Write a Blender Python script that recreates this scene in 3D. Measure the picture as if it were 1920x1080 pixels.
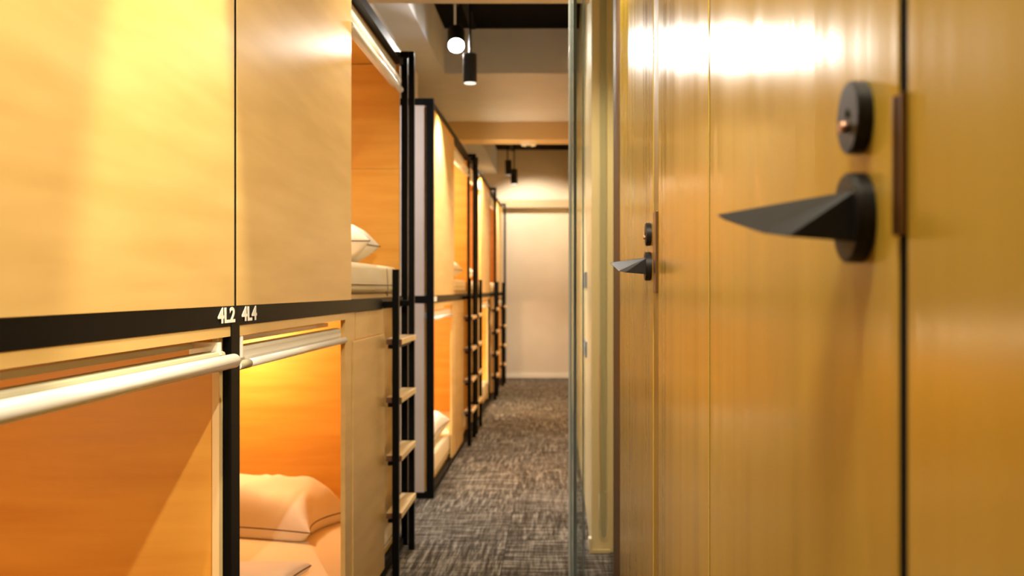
import bpy, bmesh, math, random
from mathutils import Vector, Matrix, noise
random.seed(7)
for o in list(bpy.data.objects): bpy.data.objects.remove(o)
S = bpy.context.scene
COL = S.collection
# ---------------------------------------------------------------- camera, world, exposure
# x = across the corridor, y = along it, z = up; eye height 1.0 m
cam = bpy.data.cameras.new('camera'); cam_o = bpy.data.objects.new('camera', cam); COL.objects.link(cam_o)
cam_o.location = (0, 0, 1.0); cam_o.rotation_euler = (math.radians(90), 0, 0)
cam.sensor_width = 36; cam.lens = 36*1860/1920
cam.shift_x = -85/1920; cam.shift_y = 2/1920
cam.clip_start = .02
cam.dof.use_dof = True; cam.dof.focus_distance = 1.75; cam.dof.aperture_fstop = 5.0
S.camera = cam_o
w = bpy.data.worlds.new('world'); S.world = w; w.use_nodes = True
w.node_tree.nodes['Background'].inputs[0].default_value = (1, .85, .65, 1)
w.node_tree.nodes['Background'].inputs[1].default_value = .3
S.view_settings.view_transform = 'Standard'; S.view_settings.look = 'None'
S.view_settings.gamma = 1; S.view_settings.use_curve_mapping = False
S.view_settings.exposure = 0.95

def lamp(name, kind, loc, energy, color, target=None, size=.04, angle=60, blend=.6, sy=None):
    l = bpy.data.lights.new(name, kind); l.energy = energy; l.color = color
    if kind == 'SPOT':
        l.spot_size = math.radians(angle); l.spot_blend = blend; l.shadow_soft_size = size
    elif kind == 'AREA':
        l.size = size
        if sy: l.shape = 'RECTANGLE'; l.size_y = sy
    else: l.shadow_soft_size = size
    o = bpy.data.objects.new(name, l); COL.objects.link(o); o.location = loc
    if target is not None:
        o.rotation_euler = (Vector(target)-Vector(loc)).to_track_quat('-Z', 'Y').to_euler()
    return o
WARM = (1, .84, .62); NEUT = (1, .93, .84); AMB = (1, .66, .34)
# corridor spotlights, some unseen or added as fill (fixtures below only for visible ones)
SPOTS = [  # loc, target, energy, colour, cone
    ((.125, .95, 2.18), (-.72, 1.6, .70), 56, (1, .90, .68), 115),
    ((-.31, 1.60, 2.36), (-.62, 1.575, 1.10), 95, (1, .86, .54), 33),
    ((-.528, 5.17, 2.255), (-.05, 1.0, 1.05), 34, NEUT, 75),
    ((-.44, 5.00, 2.02), (-.40, 5.05, 0), 60, NEUT, 100),
    ((-.43, 9.90, 2.03), (-.40, 9.95, 0), 40, WARM, 100),
    ((-.50, 10.35, 2.26), (-.25, 11.2, 1.3), 42, WARM, 100),
    ((-.22, .35, 2.35), (-.1, .75, 0.6), 40, WARM, 120),  # added soft fill over the near doors, no fixture
    ((-.2, 3.0, 2.30), (-.1, 3.0, 0), 26, WARM, 120),  # added general fill, no fixture
    ((-.45, 7.6, 2.05), (-.3, 7.9, 0), 55, WARM, 130),
]
for i, (lo, tg, en, c, an) in enumerate(SPOTS):
    lamp('track_or_fill_spot', 'SPOT', lo, en, c, tg, size=.02 if i < 2 else (.2 if i == 6 else .035), angle=an, blend=.5)
lamp('gap_spot', 'SPOT', (-1.15, 4.25, 2.2), 60, (.92, .95, 1), (-.25, 4.3, 0), size=.06, angle=32)
lamp('gap_light', 'AREA', (-1.15, 4.32, 1.95), 13, (.92, .94, 1), (-.2, 4.32, .2), size=.5, sy=.6)

# ---------------------------------------------------------------- materials
def mat(name, rgb, rough=.5, metal=0, spec=.5, coat=0, emit=None, es=0, trans=0, ior=1.45):
    m = bpy.data.materials.new(name); m.use_nodes = True
    b = m.node_tree.nodes['Principled BSDF']
    b.inputs['Base Color'].default_value = (*rgb, 1); b.inputs['Roughness'].default_value = rough
    b.inputs['Metallic'].default_value = metal; b.inputs['Specular IOR Level'].default_value = spec
    b.inputs['Coat Weight'].default_value = coat; b.inputs['Transmission Weight'].default_value = trans
    b.inputs['IOR'].default_value = ior
    if emit: b.inputs['Emission Color'].default_value = (*emit, 1); b.inputs['Emission Strength'].default_value = es
    return m
def grain(m, c1, c2, scale, nscale=3, detail=6, rough=None, bump=0, bscale=None, rand=False, c3=None):
    nt = m.node_tree; N = nt.nodes; L = nt.links; b = N['Principled BSDF']
    tc = N.new('ShaderNodeTexCoord'); mp = N.new('ShaderNodeMapping'); mp.inputs['Scale'].default_value = scale
    L.new(tc.outputs['Object'], mp.inputs['Vector'])
    if rand:
        oi = N.new('ShaderNodeObjectInfo'); ml = N.new('ShaderNodeMath'); ml.operation = 'MULTIPLY'; ml.inputs[1].default_value = 37
        L.new(oi.outputs['Random'], ml.inputs[0]); L.new(ml.outputs[0], mp.inputs['Location'])
    n = N.new('ShaderNodeTexNoise'); n.inputs['Scale'].default_value = nscale; n.inputs['Detail'].default_value = detail
    n.inputs['Distortion'].default_value = 0
    L.new(mp.outputs[0], n.inputs['Vector'])
    r = N.new('ShaderNodeValToRGB'); r.color_ramp.elements[0].color = (*c1, 1); r.color_ramp.elements[1].color = (*c2, 1)
    r.color_ramp.elements[0].position = .3; r.color_ramp.elements[1].position = .7
    if c3:
        e = r.color_ramp.elements.new(.5); e.color = (*c3, 1)
    L.new(n.outputs['Fac'], r.inputs[0]); L.new(r.outputs[0], b.inputs['Base Color'])
    if rough:
        mr = N.new('ShaderNodeMapRange'); mr.inputs[1].default_value = .3; mr.inputs[2].default_value = .7
        mr.inputs[3].default_value = rough[0]; mr.inputs[4].default_value = rough[1]
        L.new(n.outputs['Fac'], mr.inputs[0]); L.new(mr.outputs[0], b.inputs['Roughness'])
    if bump:
        mp2 = N.new('ShaderNodeMapping'); mp2.inputs['Scale'].default_value = bscale or scale
        L.new(tc.outputs['Object'], mp2.inputs['Vector'])
        n2 = N.new('ShaderNodeTexNoise'); n2.inputs['Scale'].default_value = nscale; n2.inputs['Detail'].default_value = 3
        L.new(mp2.outputs[0], n2.inputs['Vector'])
        bp = N.new('ShaderNodeBump'); bp.inputs['Strength'].default_value = 1; bp.inputs['Distance'].default_value = bump
        L.new(n2.outputs['Fac'], bp.inputs['Height']); L.new(bp.outputs[0], b.inputs['Normal'])
    return m
birch = grain(mat('birch_ply', (.7, .5, .25), .34), (.60, .39, .135), (.70, .475, .185), (1, .9, 7), 3, 2)
birch_in = grain(mat('warm_lit_ply', (.7, .4, .1), .45), (.68, .33, .05), (.78, .42, .075), (.9, 1, 8), 3, rough=(.4, .5))  # same ply as the panels, berths' warm light painted in as orange
birch_edge = mat('ply_edge', (.78, .60, .32), .5)
step_wood = grain(mat('step_wood', (.7, .5, .3), .4), (.72, .50, .24), (.84, .62, .33), (9, 1, 1), 3)
dark_edge = mat('step_edge', (.16, .07, .03), .5)
door_wood = grain(mat('door_laminate', (.5, .3, .05), .2), (.47, .335, .045), (.55, .40, .06), (1, 5, .3), 2, 2, rough=(.17, .23), bump=.0016, bscale=(1, 7, .16), c3=(.52, .37, .052))
door_dark = grain(mat('jamb_laminate', (.3, .2, .04), .35), (.30, .22, .03), (.38, .28, .045), (1, 9, .6), 3, rough=(.4, .55))
brown = mat('brown_frame', (.13, .07, .02), .6)
black = mat('black_steel', (.0025, .0025, .0025), .5, spec=.12)
black_m = grain(mat('matte_black_iron', (.02, .018, .016), .5, spec=.35), (.007, .006, .0055), (.012, .0105, .0095), (9, 9, 9), 20)
void = mat('black_ceiling', (.004, .004, .004), .9, spec=.1)
white_wall = grain(mat('painted_wall', (.6, .58, .55), .7), (.53, .535, .58), (.58, .585, .63), (1, 1, 1), 4, bump=.0005)
tan_wall = mat('tan_beam', (.62, .45, .24), .7)
brown_wall = mat('far_beam', (.40, .31, .20), .7)
cream = mat('cream_paint', (.86, .74, .42), .25)
grey_pan = grain(mat('grey_laminate', (.5, .45, .42), .5), (.46, .38, .33), (.50, .42, .37), (1, 1, 1), 6)
blind_m = mat('blind_fabric', (.80, .77, .70), .6)
alu = mat('white_aluminium', (.85, .84, .80), .25, spec=.6)
capg = mat('grey_cap', (.35, .31, .22), .5)
linen = grain(mat('white_linen', (.8, .75, .65), .85), (.80, .72, .60), (.86, .79, .68), (1, 1, 1), 6, bump=.002)
sheet_m = grain(mat('cream_sheet', (.8, .7, .5), .85), (.78, .66, .46), (.83, .71, .5), (1, 1, 1), 5, bump=.001)
piping = mat('dark_piping', (.12, .06, .03), .7)
bronze = mat('bronze_plate', (.16, .085, .03), .3, metal=.6)
copper = mat('copper_knob', (.55, .32, .2), .3, metal=.8)
ink = mat('white_lettering', (.9, .88, .85), .5)
glass = mat('clear_glass', (.93, .97, .96), .0, trans=1, ior=1.2)
gedge = mat('glass_edge', (.20, .25, .26), .25, trans=.0)
gedge2 = mat('glass_edge_pale', (.38, .42, .40), .3)
lens_on = mat('lamp_lens', (1, 1, 1), .5, emit=(.93, 1, 1), es=25)
lens_off = mat('lamp_lens_dim', (.6, .6, .58), .4, emit=(1, .95, .85), es=.6)
plastic = mat('white_plastic', (.75, .7, .6), .5)
cord_m = mat('pale_cord', (.75, .62, .42), .5)
cord_o = mat('orange_cord', (.6, .28, .08), .5)
def carpet(name, swap):
    m = mat(name, (.1, .1, .1), .95, spec=.1); nt = m.node_tree; N = nt.nodes; L = nt.links; b = N['Principled BSDF']
    tc = N.new('ShaderNodeTexCoord'); oi = N.new('ShaderNodeObjectInfo')
    ml = N.new('ShaderNodeMath'); ml.operation = 'MULTIPLY'; ml.inputs[1].default_value = 53
    L.new(oi.outputs['Random'], ml.inputs[0])
    def nz(sc, s):
        mp = N.new('ShaderNodeMapping'); mp.inputs['Scale'].default_value = sc
        L.new(tc.outputs['Object'], mp.inputs['Vector']); L.new(ml.outputs[0], mp.inputs['Location'])
        n = N.new('ShaderNodeTexNoise'); n.inputs['Scale'].default_value = s; n.inputs['Detail'].default_value = 4
        n.inputs['Roughness'].default_value = .7
        L.new(mp.outputs[0], n.inputs['Vector']); return n
    a = nz((1, 16, 1), 5); c = nz((16, 1, 1), 5)
    mx = N.new('ShaderNodeMix'); mx.data_type = 'FLOAT'; mx.inputs[0].default_value = .38 if swap else .62
    L.new(a.outputs['Fac'], mx.inputs[2]); L.new(c.outputs['Fac'], mx.inputs[3])
    r = N.new('ShaderNodeValToRGB'); e = r.color_ramp.elements
    e[0].position = .42; e[0].color = (.040, .030, .021, 1); e[1].position = .60; e[1].color = (.27, .23, .185, 1)
    k = e.new(.50); k.color = (.095, .077, .057, 1)
    L.new(mx.outputs[0], r.inputs[0]); L.new(r.outputs[0], b.inputs['Base Color'])
    bp = N.new('ShaderNodeBump'); bp.inputs['Distance'].default_value = .003; L.new(mx.outputs[0], bp.inputs['Height']); L.new(bp.outputs[0], b.inputs['Normal'])
    return m
carp = [carpet('carpet_weave', False), carpet('carpet_weave_turned', True)]

# ---------------------------------------------------------------- helpers
def obj(name, bm, m, parent=None, smooth=False, kind=None, bevel=0):
    me = bpy.data.meshes.new(name)
    bmesh.ops.recalc_face_normals(bm, faces=bm.faces)
    bm.to_mesh(me); bm.free()
    for mm in (m if isinstance(m, (list, tuple)) else [m]): me.materials.append(mm)
    if smooth:
        for p in me.polygons: p.use_smooth = True
    o = bpy.data.objects.new(name, me); COL.objects.link(o)
    if parent is not None: o.parent = parent; o.matrix_parent_inverse = Matrix.Translation(parent.location).inverted() if parent.type == 'EMPTY' else Matrix.Identity(4)
    if bevel:
        md = o.modifiers.new('bevel', 'BEVEL'); md.width = bevel; md.segments = 2; md.limit_method = 'ANGLE'
    if kind: o['kind'] = kind
    return o
def tag(o, label=None, cat=None, group=None, kind=None):
    for k, v in (('label', label), ('category', cat), ('group', group), ('kind', kind)):
        if v: o[k] = v
    return o
def empty(name, loc, label, cat, group=None):
    o = bpy.data.objects.new(name, None); COL.objects.link(o); o.location = loc; o.empty_display_size = .1
    return tag(o, label, cat, group)
def bx(bm, x0, x1, y0, y1, z0, z1, mi=0):
    x0, x1 = sorted((x0, x1)); y0, y1 = sorted((y0, y1)); z0, z1 = sorted((z0, z1))
    v = [bm.verts.new(p) for p in ((x0,y0,z0),(x1,y0,z0),(x1,y1,z0),(x0,y1,z0),(x0,y0,z1),(x1,y0,z1),(x1,y1,z1),(x0,y1,z1))]
    for f in ((0,3,2,1),(4,5,6,7),(0,1,5,4),(1,2,6,5),(2,3,7,6),(3,0,4,7)):
        fc = bm.faces.new([v[i] for i in f]); fc.material_index = mi
    return bm
def box(name, m, parent, x0, x1, y0, y1, z0, z1, bevel=0, kind=None):
    return obj(name, bx(bmesh.new(), x0, x1, y0, y1, z0, z1), m, parent, bevel=bevel, kind=kind)
def cyl(bm, p, q, r, n=24, r2=None):
    p = Vector(p); q = Vector(q); d = q-p
    M = Matrix.Translation((p+q)/2) @ d.to_track_quat('Z', 'Y').to_matrix().to_4x4()
    bmesh.ops.create_cone(bm, cap_ends=True, segments=n, radius1=r, radius2=r if r2 is None else r2, depth=d.length, matrix=M)
    return bm
def tube(bm, pts, r, n=8):
    pts = [Vector(p) for p in pts]; rings = []
    for i, p in enumerate(pts):
        t = (pts[min(i+1, len(pts)-1)]-pts[max(i-1, 0)]).normalized()
        a = t.orthogonal().normalized() if i == 0 else (a - t*a.dot(t)).normalized()
        b = t.cross(a)
        rings.append([bm.verts.new(p+r*(a*math.cos(2*math.pi*k/n)+b*math.sin(2*math.pi*k/n))) for k in range(n)])
    for r0, r1 in zip(rings, rings[1:]):
        for k in range(n): bm.faces.new((r0[k], r0[(k+1) % n], r1[(k+1) % n], r1[k]))
    bm.faces.new(rings[0]); bm.faces.new(rings[-1])
    return bm
def smooth_cyl(o):
    for p in o.data.polygons: p.use_smooth = len(p.vertices) == 4
    return o

# ---------------------------------------------------------------- setting
floor = box('floor', mat('subfloor', (.03, .025, .02), .9), None, -1.75, .35, -1.6, 11.3, -.06, -.006, kind='structure')
tile_me = {}
for iy in range(26):
    for ix in range(2):
        x0 = -.70 + .5*ix; y0 = -1.6+.5*iy+.06
        if y0 > 11.1: continue
        x1 = min(x0+.5, .30)
        key = (ix + iy) % 2
        if key not in tile_me:
            bm = bx(bmesh.new(), -.2492, .2492, -.2492, .2492, -.006, 0)
            o = obj('carpet_tile', bm, carp[key], floor, bevel=.0012); tile_me[key] = o
        else:
            o = tile_me[key].copy(); COL.objects.link(o)
        o.location = (x0+.25, y0+.25, 0)
for k, (xx, yy) in enumerate([(-1.45, 4.41), (-.95, 4.41), (-1.45, 3.91), (-.95, 3.91)]):
    o = tile_me[k % 2].copy(); COL.objects.link(o); o.location = (xx+.0, yy+.25-.0, 0)
ceil = box('ceiling', void, None, -1.75, .35, -1.6, 11.3, 2.57, 2.62, kind='structure')
box('wall_left', white_wall, None, -1.75, -1.66, -1.6, 11.3, -.006, 2.57, kind='structure')
box('wall_back', white_wall, None, -1.66, .35, -1.6, -1.5, -.006, 2.57, kind='structure')
far = box('wall_far', grain(mat('far_wall_paint', (.6, .55, .47), .7), (.62, .54, .45), (.67, .59, .50), (1, 1, 1), 3), None, -1.66, .35, 11.2, 11.3, -.006, 2.57, kind='structure')
box('ledge', brown_wall, far, -1.66, .13, 11.08, 11.2, 1.91, 2.0)
box('baseboard_far', mat('white_skirting', (.8, .74, .66), .5), None, -.6, .13, 11.188, 11.2, 0, .05, kind='structure')
# soffits and beams under the black ceiling
box('soffit', white_wall, ceil, -.84, -.68, -1.5, 3.6, 2.30, 2.57)
box('soffit', white_wall, ceil, -.84, -.68, 4.03, 5.98, 2.30, 2.57)
box('soffit', white_wall, ceil, -.84, -.68, 7.95, 11.2, 2.30, 2.57)
box('duct_box', white_wall, ceil, -1.66, -.84, 4.03, 5.98, 1.98, 2.57)
box('duct_box', white_wall, ceil, -1.66, -.84, 7.95, 11.2, 1.98, 2.57)
box('beam', white_wall, ceil, -1.66, .35, 5.98, 7.70, 2.30, 2.57)
box('beam', tan_wall, ceil, -1.66, .35, 7.70, 7.95, 2.16, 2.57)
box('beam', tan_wall, ceil, -1.66, .35, 3.60, 4.03, 2.16, 2.57)
# right side: laminate panels and doors, turned a hair towards the corridor
RW = Matrix.Translation((.2107, .684, 0)) @ Matrix.Rotation(.0065, 4, 'Z') @ Matrix.Translation((-.2107, -.684, 0))
X0 = .2107
def rbox(name, m, parent, x0, x1, y0, y1, z0, z1, bevel=0, kind=None):
    bm = bx(bmesh.new(), x0, x1, y0, y1, z0, z1); bm.transform(RW)
    return obj(name, bm, m, parent, bevel=bevel, kind=kind)
wr = rbox('wall_right', mat('dark_core', (.02, .015, .01), .8), None, X0+.03, X0+.06, -1.5, 3.45, -.006, 2.57, kind='structure')
rbox('panel', door_wood, wr, X0, X0+.03, -1.5, .5996, .01, 2.57, .002)
rbox('panel', door_wood, wr, X0, X0+.03, 1.352, 1.985, .01, 2.57, .0025)
rbox('jamb_strip', door_dark, wr, X0+.001, X0+.03, 1.989, 2.085, .01, 2.57, .002)
rbox('panel', door_wood, wr, X0, X0+.03, 2.76, 3.087, .01, 2.57, .0025)
rbox('jamb_strip', brown, wr, X0+.001, X0+.03, 3.09, 3.44, 0, 2.57, .002)
rbox('gap_shade_strip', void, wr, X0+.0004, X0+.03, .5998, .6132, .01, 2.57)  # black strips stand in for the shade inside the door gaps
rbox('gap_shade_strip', void, wr, X0+.001, X0+.03, 1.3436, 1.3518, .01, 2.57)
rbox('gap_shade_strip', void, wr, X0+.008, X0+.03, 2.7552, 2.7598, .01, 2.57)
d1 = rbox('door_1', door_wood, None, X0, X0+.0295, .6134, 1.3434, .01, 2.57, .0025, 'structure')
tag(d1, 'ochre wooden door nearest the camera with black lever')
d2 = rbox('door_2', door_wood, None, X0, X0+.0295, 2.09, 2.755, .01, 2.57, .0025, 'structure')
tag(d2, 'ochre wooden door farther along with small black lever')
# strike plates
def rpart(name, bm, m, parent, smooth=False, bevel=0):
    bm.transform(RW); return obj(name, bm, m, parent, smooth, bevel=bevel)
bm = bmesh.new(); bx(bm, X0-.0045, X0+.004, .5975, .6015, 1.033, 1.119); bx(bm, X0-.0045, X0+.004, .6095, .614, 1.033, 1.119); bx(bm, X0+.000, X0+.004, .6015, .6095, 1.033, 1.119)
rpart('strike_plate', bm, bronze, d1, bevel=.0008)
bm = bmesh.new(); bx(bm, X0-.004, X0+.006, 2.0, 2.05, .993, 1.158)
rpart('strike_plate', bm, bronze, d2, bevel=.001)
# lock furniture
def disc(xf, xb, y, z, r, m, name, parent, n=64, tf=Matrix.Identity(4)):
    bm = cyl(bmesh.new(), (xf, y, z), (xb, y, z), r, n)
    bmesh.ops.bevel(bm, geom=[e for e in bm.edges if all(len(f.verts) == 4 for f in e.link_faces) is False], offset=.0012, segments=2, affect='EDGES')
    bm.transform(tf)
    o = obj(name, bm, m, parent, True)
    md = o.modifiers.new('edge', 'EDGE_SPLIT'); md.split_angle = math.radians(35)
    return o
def hardware(dy, parent):
    y = .684+dy; T = RW
    h = disc(X0-.0125, X0, y, 1.049, .031, black_m, 'handle', parent, tf=T)
    P = [(.129, .805, .0602), (.1415, .688, .0388), (.154, .667, .0354), (.199, .664, .0316), (.1995, .664, .0664), (.202, .712, .0690), (.196, .710, .036), (.136, .80, .0555)]
    bm = bmesh.new()
    for p in P: bm.verts.new((p[0], p[1]+dy, 1+p[2]))
    bmesh.ops.convex_hull(bm, input=bm.verts); bmesh.ops.dissolve_limit(bm, angle_limit=.02, verts=bm.verts, edges=bm.edges)
    bm.transform(T)
    obj('lever', bm, black_m, h, bevel=.0009)
    d = disc(X0-.011, X0, y, 1.118, .025, black_m, 'deadbolt', parent, tf=T)
    k = cyl(bmesh.new(), (X0-.0165, y-.001, 1.1112), (X0-.010, y-.001, 1.1112), .0038, 16); k.transform(T); smooth_cyl(obj('knob', k, copper, d))
    k = cyl(bmesh.new(), (X0-.0116, y-.001, 1.1212), (X0-.0105, y-.001, 1.121),   .0032, 16); k.transform(T); obj('keyhole', k, void, d)
hardware(0, d1); hardware(1.456, d2)
# pilaster and far right wall
wf = box('wall_side', cream, None, .13, .35, 3.77, 11.2, -.006, 2.57, kind='structure')
box('jamb', cream, wf, .222, .35, 3.45, 3.77, -.006, 2.57)
box('reflected_stripe', mat('pale_green_reflection', (.48, .45, .26), .3), wf, .162, .186, 3.762, 3.77, .06, 2.57, .001)  # pale green stripe paints in a reflection on the pilaster face
box('baseboard_side', mat('cream_skirting', (.85, .72, .4), .4), None, .122, .20, 3.755, 3.769, 0, .013, .001, 'structure')
box('baseboard_cap', mat('white_cap', (.85, .78, .6), .4), wf, .119, .1295, 3.755, 3.80, .013, .055, .001)
for zz in (1.005, .70):
    o = tag(box('wall_switch', mat('grey_plate', (.28, .30, .34), .4), None, .122, .13, 4.35, 4.60, zz, zz+.07, .002),
        'small grey wall plate, %s of two on the cream wall behind the glass' % ('upper' if zz > .9 else 'lower'), 'switch')
    box('rocker', plastic, o, .119, .122, 4.42, 4.53, zz+.02, zz+.05)
# glass door
g = box('door_3', glass, None, .046, .205, 3.300, 3.308, 0, 2.57, kind='structure')
tag(g, 'clear glass door leaf at the end of the ochre wall')
box('overlap_pane', mat('tinted_glass', (.62, .70, .72), .02, trans=1, ior=1.15), g, .038, .094, 3.330, 3.336, 0, 2.57)
box('edge_profile', gedge2, g, .0375, .0415, 3.294, 3.312, 0, 2.57)
box('edge_profile', gedge, g, .0425, .0475, 3.296, 3.312, 0, 2.57)
box('edge_profile', gedge2, g, .0505, .0525, 3.290, 3.300, 0, 2.57)
box('edge_profile', gedge, g, .0545, .0645, 3.312, 3.322, 0, 2.57)
box('edge_profile', gedge, g, .084, .088, 3.310, 3.320, 0, 2.57)
pts = [(.172+.012*math.sin(t*.9), 3.735, 1.55-.09*t) for t in range(8)]
pts = [(.158, 3.735, .75), (.159, 3.735, .5), (.161, 3.735, .35), (.166, 3.735, .27), (.172, 3.735, .235)]
o = obj('cable', tube(bmesh.new(), pts, .0014), cord_o, None, True); tag(o, 'thin orange cable hanging behind the glass in front of cream pilaster', 'cable')
pts = [(.157+.017*(1-math.cos(a)), 3.73, .15-.10*math.sin(a)) for a in [math.pi*k/14 for k in range(15)]]
pts = [(.157, 3.73, .23)] + pts + [(.191, 3.73, .235), (.178, 3.73, .24)]
o = obj('cable', tube(bmesh.new(), pts, .0017), cord_m, None, True); tag(o, 'pale looped cable hanging low before the cream pilaster', 'cable')

# ---------------------------------------------------------------- track lights
trk = box('ceiling_track', black, None, -.52, -.485, 4.1, 5.9, 2.545, 2.57); tag(trk, 'black lighting track on the ceiling near the glowing spotlight', 'track')
trk = box('ceiling_track', black, None, -.52, -.485, 8.1, 11.1, 2.545, 2.57); tag(trk, 'black lighting track on the ceiling by the far wall', 'track')
box('power_box', black, trk, -.60, -.50, 8.9, 9.15, 2.44, 2.545, .004)
def spot_fix(head, target, top, label, on):
    head = Vector(head); d = (Vector(target)-head).normalized(); R0 = .046 if on else .034
    e = empty('spotlight', (top[0], top[1], 2.545), label, 'spotlight')
    bm = cyl(bmesh.new(), head-d*.15, head-d*.004, R0, 28); 
    obj('lamp_body', bm, black_m, e, False, bevel=.003)
    smooth_cyl(obj('lens', cyl(bmesh.new(), head-d*.008, head-d*.001, R0*.88, 28), lens_on if on else lens_off, e))
    bm = cyl(bmesh.new(), (top[0], top[1], 2.545), (top[0], top[1], (head-d*.10).z+.0), .006, 12)
    cyl(bm, (top[0], top[1], (head-d*.10).z), tuple(head-d*.09), .008, 12)
    obj('stem', bm, alu if on else black, e)
    bm = bmesh.new(); bx(bm, top[0]-.016, top[0]+.016, top[1]-.05, top[1]+.05, 2.515, 2.545); obj('adapter', bm, black, e, bevel=.002)
spot_fix((-.530, 5.20, 2.275), (-.42, 4.2, 1.35), (-.545, 5.28), 'black track spotlight with its round lens glowing white', True)
spot_fix((-.44, 5.0, 2.035), (-.43, 5.01, 0), (-.44, 5.0), 'black cylinder spotlight hanging straight down below the glowing one', False)
spot_fix((-.43, 9.9, 2.045), (-.40, 9.95, 0), (-.43, 9.9), 'far black spotlight hanging lowest before the end wall', False)
spot_fix((-.49, 10.0, 2.15), (-.45, 10.3, 0.5), (-.50, 9.97), 'far black spotlight just above its neighbour, by the end wall', False)
o = obj('smoke_detector', cyl(bmesh.new(), (-.227, 7.82, 2.128), (-.227, 7.82, 2.16), .055, 32, .07), plastic, None, False, bevel=.004)
tag(o, 'round beige smoke detector under the second tan beam', 'detector')
obj('sensor', cyl(bmesh.new(), (-.227, 7.82, 2.118), (-.227, 7.82, 2.129), .022, 20), black, o)

# ---------------------------------------------------------------- bunks
L = 2.05
def text_part(s, y, z, h, wid, parent):
    cu = bpy.data.curves.new('t', 'FONT'); cu.body = s; cu.size = 1; cu.offset = .032; cu.extrude = .01; cu.align_x = 'LEFT'
    to = bpy.data.objects.new('t', cu); COL.objects.link(to)
    dg = bpy.context.evaluated_depsgraph_get(); me = bpy.data.meshes.new_from_object(to.evaluated_get(dg))
    bpy.data.objects.remove(to)
    xs = [v.co.x for v in me.vertices]; ys = [v.co.y for v in me.vertices]
    sx = wid/(max(xs)-min(xs)); sy = h/(max(ys)-min(ys)); mx = min(xs); my = min(ys)
    for v in me.vertices:
        c = v.co.copy(); v.co = (-.5992 + c.z*.03, y+(c.x-mx)*sx, z+(c.y-my)*sy)
    me.materials.clear(); me.materials.append(ink); me.name = 'bunk_number'
    o = bpy.data.objects.new('bunk_number', me); COL.objects.link(o); o.parent = parent
    o.matrix_parent_inverse = Matrix.Translation(parent.location).inverted()
    o['label'] = 'white lettering ' + s
    return o
def blind(root, Y, s0, s1, lower, variant):
    """roller blind: rail, cassette, shade, bottom bar with caps"""
    a, b = sorted((Y(s0), Y(s1)))
    if lower and variant == 'A':
        r = box('roller_blind', alu, root, -.672, -.650, a, b, .893, .903, .001)
        box('shade', mat('shade_in_shadow', (.38, .35, .24), .6), r, -.636, -.600, a, b, .868, .888, .006)  # olive grey puts the shadow on this blind cloth into its colour
        smooth_cyl(obj('bottom_bar', cyl(bmesh.new(), (-.589, a, .8695), (-.589, b+.006, .8695), .0130, 24), alu, r, bevel=0))
        box('bracket', alu, r, -.655, -.60, b-.035, b-.028, .872, .905)
    elif lower:
        r = box('roller_blind', alu, root, -.672, -.650, a, b, .893, .904, .001)
        bm = bmesh.new(); bx(bm, -.640, -.612, a, b, .858, .890); obj('shade', bm, blind_m, r, bevel=.009)
        smooth_cyl(obj('bottom_bar', cyl(bmesh.new(), (-.606, a, .8545), (-.606, b+.01, .8545), .0085, 20), alu, r))
        smooth_cyl(obj('end_cap', cyl(bmesh.new(), (-.606, a+.003, .8545), (-.606, a+.07, .8545), .0089, 20), capg, r))
        box('bracket', alu, r, -.655, -.60, a+.012, a+.018, .87, .91)
    else:
        r = box('roller_blind', alu, root, -.66, -.625, a, b, 1.838, 1.866, .002)
        smooth_cyl(obj('shade', cyl(bmesh.new(), (-.628, a, 1.806), (-.628, b, 1.806), .025, 28), blind_m, r))
        box('shade_sheet', blind_m, r, -.610, -.607, a, b, 1.785, 1.82)
        smooth_cyl(obj('bottom_bar', cyl(bmesh.new(), (-.607, a, 1.772), (-.607, b, 1.772), .012, 20), alu, r))
    return r
def ladder(root, Y, s0=1.58):
    def y(s): return Y(s)
    m = bmesh.new(); bx(m, -.571, -.549, y(s0), y(s0+.022), 0, 1.068); bx(m, -.600, -.571, y(s0+.002), y(s0+.02), .935, .957)
    lad = obj('ladder', m, black, root); lad['label'] = 'black steel ladder with pale wooden steps'
    m = bmesh.new(); bx(m, -.571, -.549, y(s0+.372), y(s0+.394), 0, 1.912); bx(m, -.600, -.571, y(s0+.374), y(s0+.392), .935, .957); bx(m, -.60, -.571, y(s0+.372), y(s0+.394), 1.89, 1.912)
    obj('side_rail', m, black, lad, bevel=.002)
    for z in (.22, .42, .623, .826):
        m = bmesh.new(); bx(m, -.597, -.541, y(s0+.024), y(s0+.37), z-.020, z)
        m.faces.ensure_lookup_table()
        for f in m.faces:
            c = f.calc_center_median()
            if abs(c.y-min(y(s0+.024), y(s0+.37))) < 1e-4: f.material_index = 1
        obj('step', m, [step_wood, dark_edge], lad, bevel=.0015)
        m = bmesh.new(); bx(m, -.590, -.56, y(s0+.024), y(s0+.37), z-.034, z-.021); obj('step_bracket', m, black, lad)
    return lad
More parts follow.
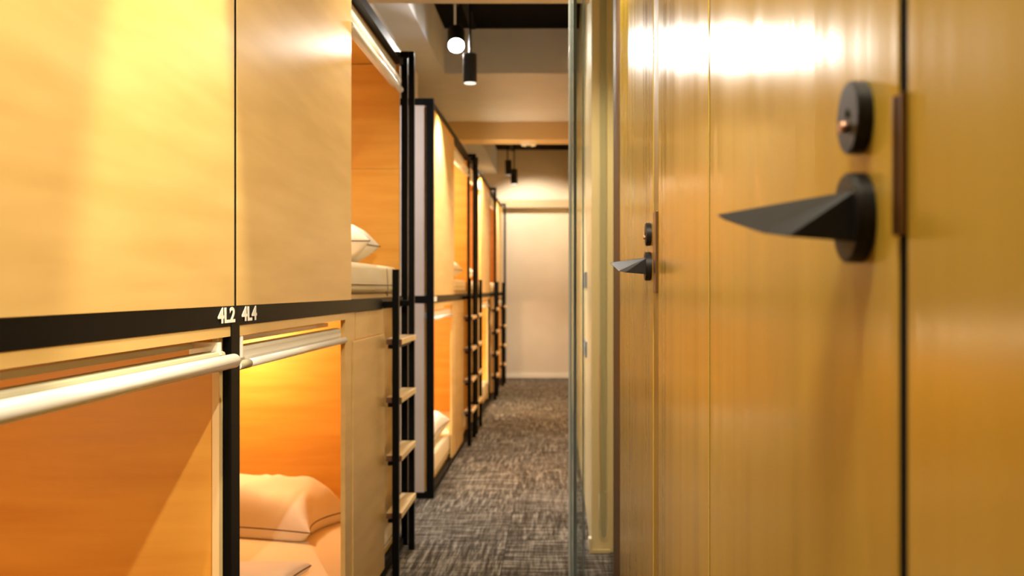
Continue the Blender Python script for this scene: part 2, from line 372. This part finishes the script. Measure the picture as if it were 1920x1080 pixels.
def bunk(y0, mirror, label, near_x=(-.6, -.615), far_x=(-.6, -.615), near_flush=False, variant='B', number=None):
    Y = (lambda s: y0+L-s) if mirror else (lambda s: y0+s)
    root = empty('bunk_bed', (-1.1, y0+L/2, 0), label, 'bunk bed', 'two-storey birch bunks along the left wall')
    XB = -1.62
    # frame
    for (s0, s1, nx) in ((0, .024, near_x), (L-.024, L, far_x)):
        m = bmesh.new()
        bx(m, nx[0], nx[1], Y(s0), Y(s1), 0, .968)
        up = nx if (near_flush and s0 == 0) or (s0 > 0) else (-.6145, -.635)
        bx(m, up[0], up[1], Y(s0), Y(s1), .968, 1.91)
        bx(m, XB, XB+.03, Y(s0), Y(s1), 0, 1.91)
        for z0, z1 in ((0, .03), (.932, .968), (1.876, 1.91)):
            bx(m, nx[1]+.001, XB+.029, Y(s0+.001), Y(s1-.001), z0, z1)
        obj('end_frame', m, black, root)
    for z0, z1 in ((0, .03), (.932, .968), (1.876, 1.91)):
        m = bmesh.new(); bx(m, -.6005, -.63, Y(.024), Y(L-.024), z0, z1)
        if z0 == .932 and not near_flush: bx(m, -.6005, -.612, Y(0), Y(.024), z0, z1)
        bx(m, XB, XB+.03, Y(.024), Y(L-.024), z0, z1); obj('rail', m, black, root)
    # front panels
    p0 = .026 if near_flush else .007
    box('upper_panel', birch, root, -.600, -.612, Y(p0), Y(1.04), .9685, 1.845, .001)
    if not near_flush: box('seam_dark_fill', black, root, -.6008, -.6142, Y(.0), Y(.0066), .9685, 1.8755)  # black fill keeps the seam dark where lit panel edges would show
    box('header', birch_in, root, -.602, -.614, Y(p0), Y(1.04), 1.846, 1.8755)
    box('panel_return', birch_edge, root, -.612, -.618, Y(1.026), Y(1.04), .9685, 1.8755)
    box('stile', birch, root, -.604, -.617, Y(.975), Y(1.068), .0305, .9315)
    box('lower_panel', birch, root, -.600, -.615, Y(1.07), Y(1.595), .0305, .845, .0015)
    box('hatch', birch, root, -.606, -.618, Y(1.075), Y(1.12), .8465, .931)
    box('hatch', birch, root, -.605, -.618, Y(1.125), Y(1.325), .8475, .931, .0015)
    box('hatch', birch, root, -.605, -.618, Y(1.33), Y(1.595), .8475, .931, .0015)
    box('recess_panel', birch, root, -.632, -.645, Y(1.60), Y(L-.026), .0305, .9315)
    box('panel_end', birch_edge, root, -.616, -.645, Y(1.583), Y(1.595), .0305, .9315)
    box('lower_header', birch, root, -.6015, -.62, Y(.0245), Y(.9745), .913, .9315)
    box('jamb', birch_edge, root, -.6155, -.628, Y(.026), Y(.045), .0305, .912)
    # inner boards
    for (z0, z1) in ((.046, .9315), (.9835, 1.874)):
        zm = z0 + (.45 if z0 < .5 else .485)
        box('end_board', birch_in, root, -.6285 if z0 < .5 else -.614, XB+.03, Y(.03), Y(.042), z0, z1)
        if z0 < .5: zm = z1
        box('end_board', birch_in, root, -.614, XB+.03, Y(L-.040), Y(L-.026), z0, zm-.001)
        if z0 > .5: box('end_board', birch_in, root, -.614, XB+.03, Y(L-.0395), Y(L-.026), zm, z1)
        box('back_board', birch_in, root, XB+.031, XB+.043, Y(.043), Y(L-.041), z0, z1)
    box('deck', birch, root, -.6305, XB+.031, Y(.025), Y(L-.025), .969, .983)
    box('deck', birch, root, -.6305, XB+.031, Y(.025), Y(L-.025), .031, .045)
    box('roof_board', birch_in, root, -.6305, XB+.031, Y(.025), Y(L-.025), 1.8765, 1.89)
    for s in ((.002, .010), (L-.010, L-.002)):
        for z0, z1 in ((.03, .932), (.968, 1.876)):
            box('end_panel', grey_pan, root, -.6355, XB+.03, Y(s[0]), Y(s[1]), z0, z1)
    blind(root, Y, .05 if variant == 'A' else .026, .965 if variant != 'B' else .965, True, variant)
    blind(root, Y, 1.05, L-.06, False, variant)
    if number: text_part(number[0], number[1], .9385, .0285, .094, root)
    return root, Y
A, YA = bunk(-.2, True, 'nearest birch bunk at the far left, lettered 4L2', variant='A', number=('4L2', 1.751))
B, YB = bunk(1.85, False, 'second birch bunk, lettered 4L4, pillow in its lower berth', far_x=(-.586, -.610), number=('4L4', 1.884))
C_, YC = bunk(4.73, False, 'first bunk beyond the side gap, grey framed end panel facing the camera', near_x=(-.590, -.624), near_flush=True)
D_, YD = bunk(6.78, True, 'second birch bunk beyond the side gap, ladder at its near end')
E_, YE = bunk(8.83, True, 'last birch bunk, closest to the end wall')
box('number_mark', ink, C_, -.600, -.598, 4.80, 4.92, .94, .964)
for r, Y in ((A, YA), (B, YB), (C_, YC), (D_, YD), (E_, YE)): ladder(r, Y)
ladder(E_, (lambda s: 8.83+s), 1.36)

# lights inside the berths
def berth_light(x, y, z, e, c=AMB): lamp('berth_light', 'POINT', (x, y, z), e, c, size=.05)
berth_light(-1.22, 3.62, .845, 6.2, (1, .70, .38))
berth_light(-1.2, 3.0, 1.78, 2.6)
lamp('bedding_fill_spot', 'SPOT', (-.95, 3.35, 1.8), 22, (1, .85, .6), (-.9, 3.5, 1.1), size=.03, angle=55)  # the spots in the berths are added only to brighten the bedding
lamp('bedding_fill_spot', 'SPOT', (-.85, 5.2, .87), 14, (1, .9, .7), (-.75, 5.2, .2), size=.03, angle=100)
lamp('bedding_fill_spot', 'SPOT', (-.85, 6.3, 1.8), 20, (1, .9, .7), (-.8, 6.3, 1.1), size=.03, angle=60)
lamp('bedding_fill_spot', 'SPOT', (-.85, 8.3, .87), 14, (1, .9, .7), (-.75, 8.3, .2), size=.03, angle=100)
berth_light(-1.3, .6, .8, 6.5, (1, .78, .45))  # added fill, this lower berth has no lamp of its own
berth_light(-1.2, 5.7, .82, 14, (1, .66, .34)); berth_light(-.95, 6.1, 1.74, 12, (1, .72, .42))
berth_light(-1.1, 8.0, .82, 12, (1, .75, .45)); berth_light(-.95, 7.4, 1.74, 14, (1, .75, .42))
berth_light(-1.1, 10, .82, 6); berth_light(-.95, 9.5, 1.7, 8)

# ---------------------------------------------------------------- bedding
def mattress(y0, y1, z0, z1, label, xf=-.622):
    bm = bx(bmesh.new(), xf, -1.565, y0, y1, z0, z1)
    o = obj('mattress', bm, sheet_m, None, True, bevel=.03); o.modifiers['bevel'].segments = 5
    o.modifiers['bevel'].width = min(.02, (z1-z0)*.3)
    tag(o, label, 'mattress')
    t = .004
    pts = [(xf+.001, y0+.03, z0+.03), (xf+.001, y1-.03, z0+.03)]
    obj('seam', tube(bmesh.new(), pts, .0015, 6), piping, o)
    return o
def cushion(name, loc, hx, hy, hz, rz, label, cat, seed=0, m=linen, n=40, flat=.5, wr=.012, tilt=0, pip=True, pinch=.12, bot=.85):
    bm = bmesh.new()
    def P(u, v, s):
        k = 1-pinch*((1-u*u)**1)*(v*v) ; k2 = 1-pinch*((1-v*v)**1)*(u*u)
        x = u*hx*k2; y = v*hy*k
        t = max(0, (1-u**4)*(1-v**4))**flat
        z = s*t*hz
        q = Vector((x*7+seed, y*7, s*2))
        if t > 0: z += wr*t**.5*(noise.noise(q)+.6*abs(noise.noise(Vector((x*13+seed, y*5+x*9, 3)))))*(1 if s > 0 else .3)
        if s < 0: z = max(z, -hz*bot)
        return (x, y, z)
    G = {}
    for s in (1, -1):
        for i in range(n+1):
            for j in range(n+1):
                e = i in (0, n) or j in (0, n)
                if e and s == -1: G[s, i, j] = G[1, i, j]; continue
                u = math.sin((2*i/n-1)*math.pi/2); v = math.sin((2*j/n-1)*math.pi/2)
                G[s, i, j] = bm.verts.new(P(u, v, s))
        for i in range(n):
            for j in range(n):
                f = [G[s, i, j], G[s, i+1, j], G[s, i+1, j+1], G[s, i, j+1]]
                bm.faces.new(f if s == 1 else f[::-1])
    rim = [G[1, i, 0].co.copy() for i in range(n+1)]+[G[1, n, j].co.copy() for j in range(1, n+1)]+[G[1, i, n].co.copy() for i in range(n-1, -1, -1)]+[G[1, 0, j].co.copy() for j in range(n-1, 0, -1)]
    rim.append(rim[0].copy())
    R = Matrix.Rotation(rz, 4, 'Z') @ Matrix.Rotation(tilt, 4, 'X')
    o = obj(name, bm, m, None, True); o.location = loc; o.rotation_euler = R.to_euler(); tag(o, label, cat)
    if pip:
        k = obj('piping', tube(bmesh.new(), rim, .0022, 6), piping, o, True)
    return o
mattress(YB(.05), YB(L-.045), .0455, .122, 'mattress in the lower berth lettered 4L4')
mattress(YB(.05), YB(L-.045), .984, 1.085, 'cream mattress in the upper berth above 4L4')
mattress(YC(.05), YC(L-.045), .0455, .175, 'pale mattress in the lower berth beside the grey end panel')
mattress(YC(.05), YC(L-.045), .984, 1.06, 'mattress in the upper berth of the bunk after the side gap')
mattress(YD(.05), YD(L-.045), .0455, .19, 'mattress in the lower berth, second bunk beyond the gap')
mattress(YD(.05), YD(L-.045), .984, 1.06, 'mattress in the upper berth, second bunk beyond the gap')
mattress(YE(.05), YE(L-.045), .984, 1.06, 'mattress in the upper berth nearest the end wall')
cushion('pillow', (-1.145, 3.655, .162), .345, .185, .135, math.radians(-12), 'cream pillow with dark piping in the lower berth under 4L4', 'pillow', 3, wr=.03, flat=.62, bot=.28, pinch=.17)
cushion('blanket', (-1.06, 2.80, .150), .31, .24, .030, .03, 'folded pale blanket at bottom edge of the lower 4L4 berth', 'blanket', 9, flat=.2, wr=.006)
cushion('pillow', (-.96, 3.52, 1.162), .31, .22, .085, .1, 'white pillow on the upper mattress above 4L4', 'pillow', 5)
cushion('pillow', (-.80, 5.25, .252), .19, .40, .088, 0, 'white pillow in the lower berth beside the grey end panel', 'pillow', 7)
cushion('pillow', (-.83, 6.28, 1.125), .20, .32, .07, 0, 'white pillow in the upper berth, first bunk beyond the gap', 'pillow', 11)
cushion('pillow', (-.86, 7.4, 1.125), .22, .32, .07, 0, 'white pillow in the upper berth, second bunk beyond the gap', 'pillow', 12)
cushion('pillow', (-.84, 8.3, .262), .20, .3, .075, 0, 'white pillow in the lower berth, second bunk beyond the gap', 'pillow', 13)
pts = [(-.612, 3.56, 1.075), (-.610, 3.565, 1.03), (-.606, 3.55, .995), (-.600, 3.50, .975), (-.598, 3.47, .99), (-.600, 3.62, .982), (-.600, 3.75, .974)]
o = obj('cord', tube(bmesh.new(), pts, .0015, 6), piping, None, True); tag(o, 'thin dark cord over the front of the upper 4L4 mattress', 'cord')
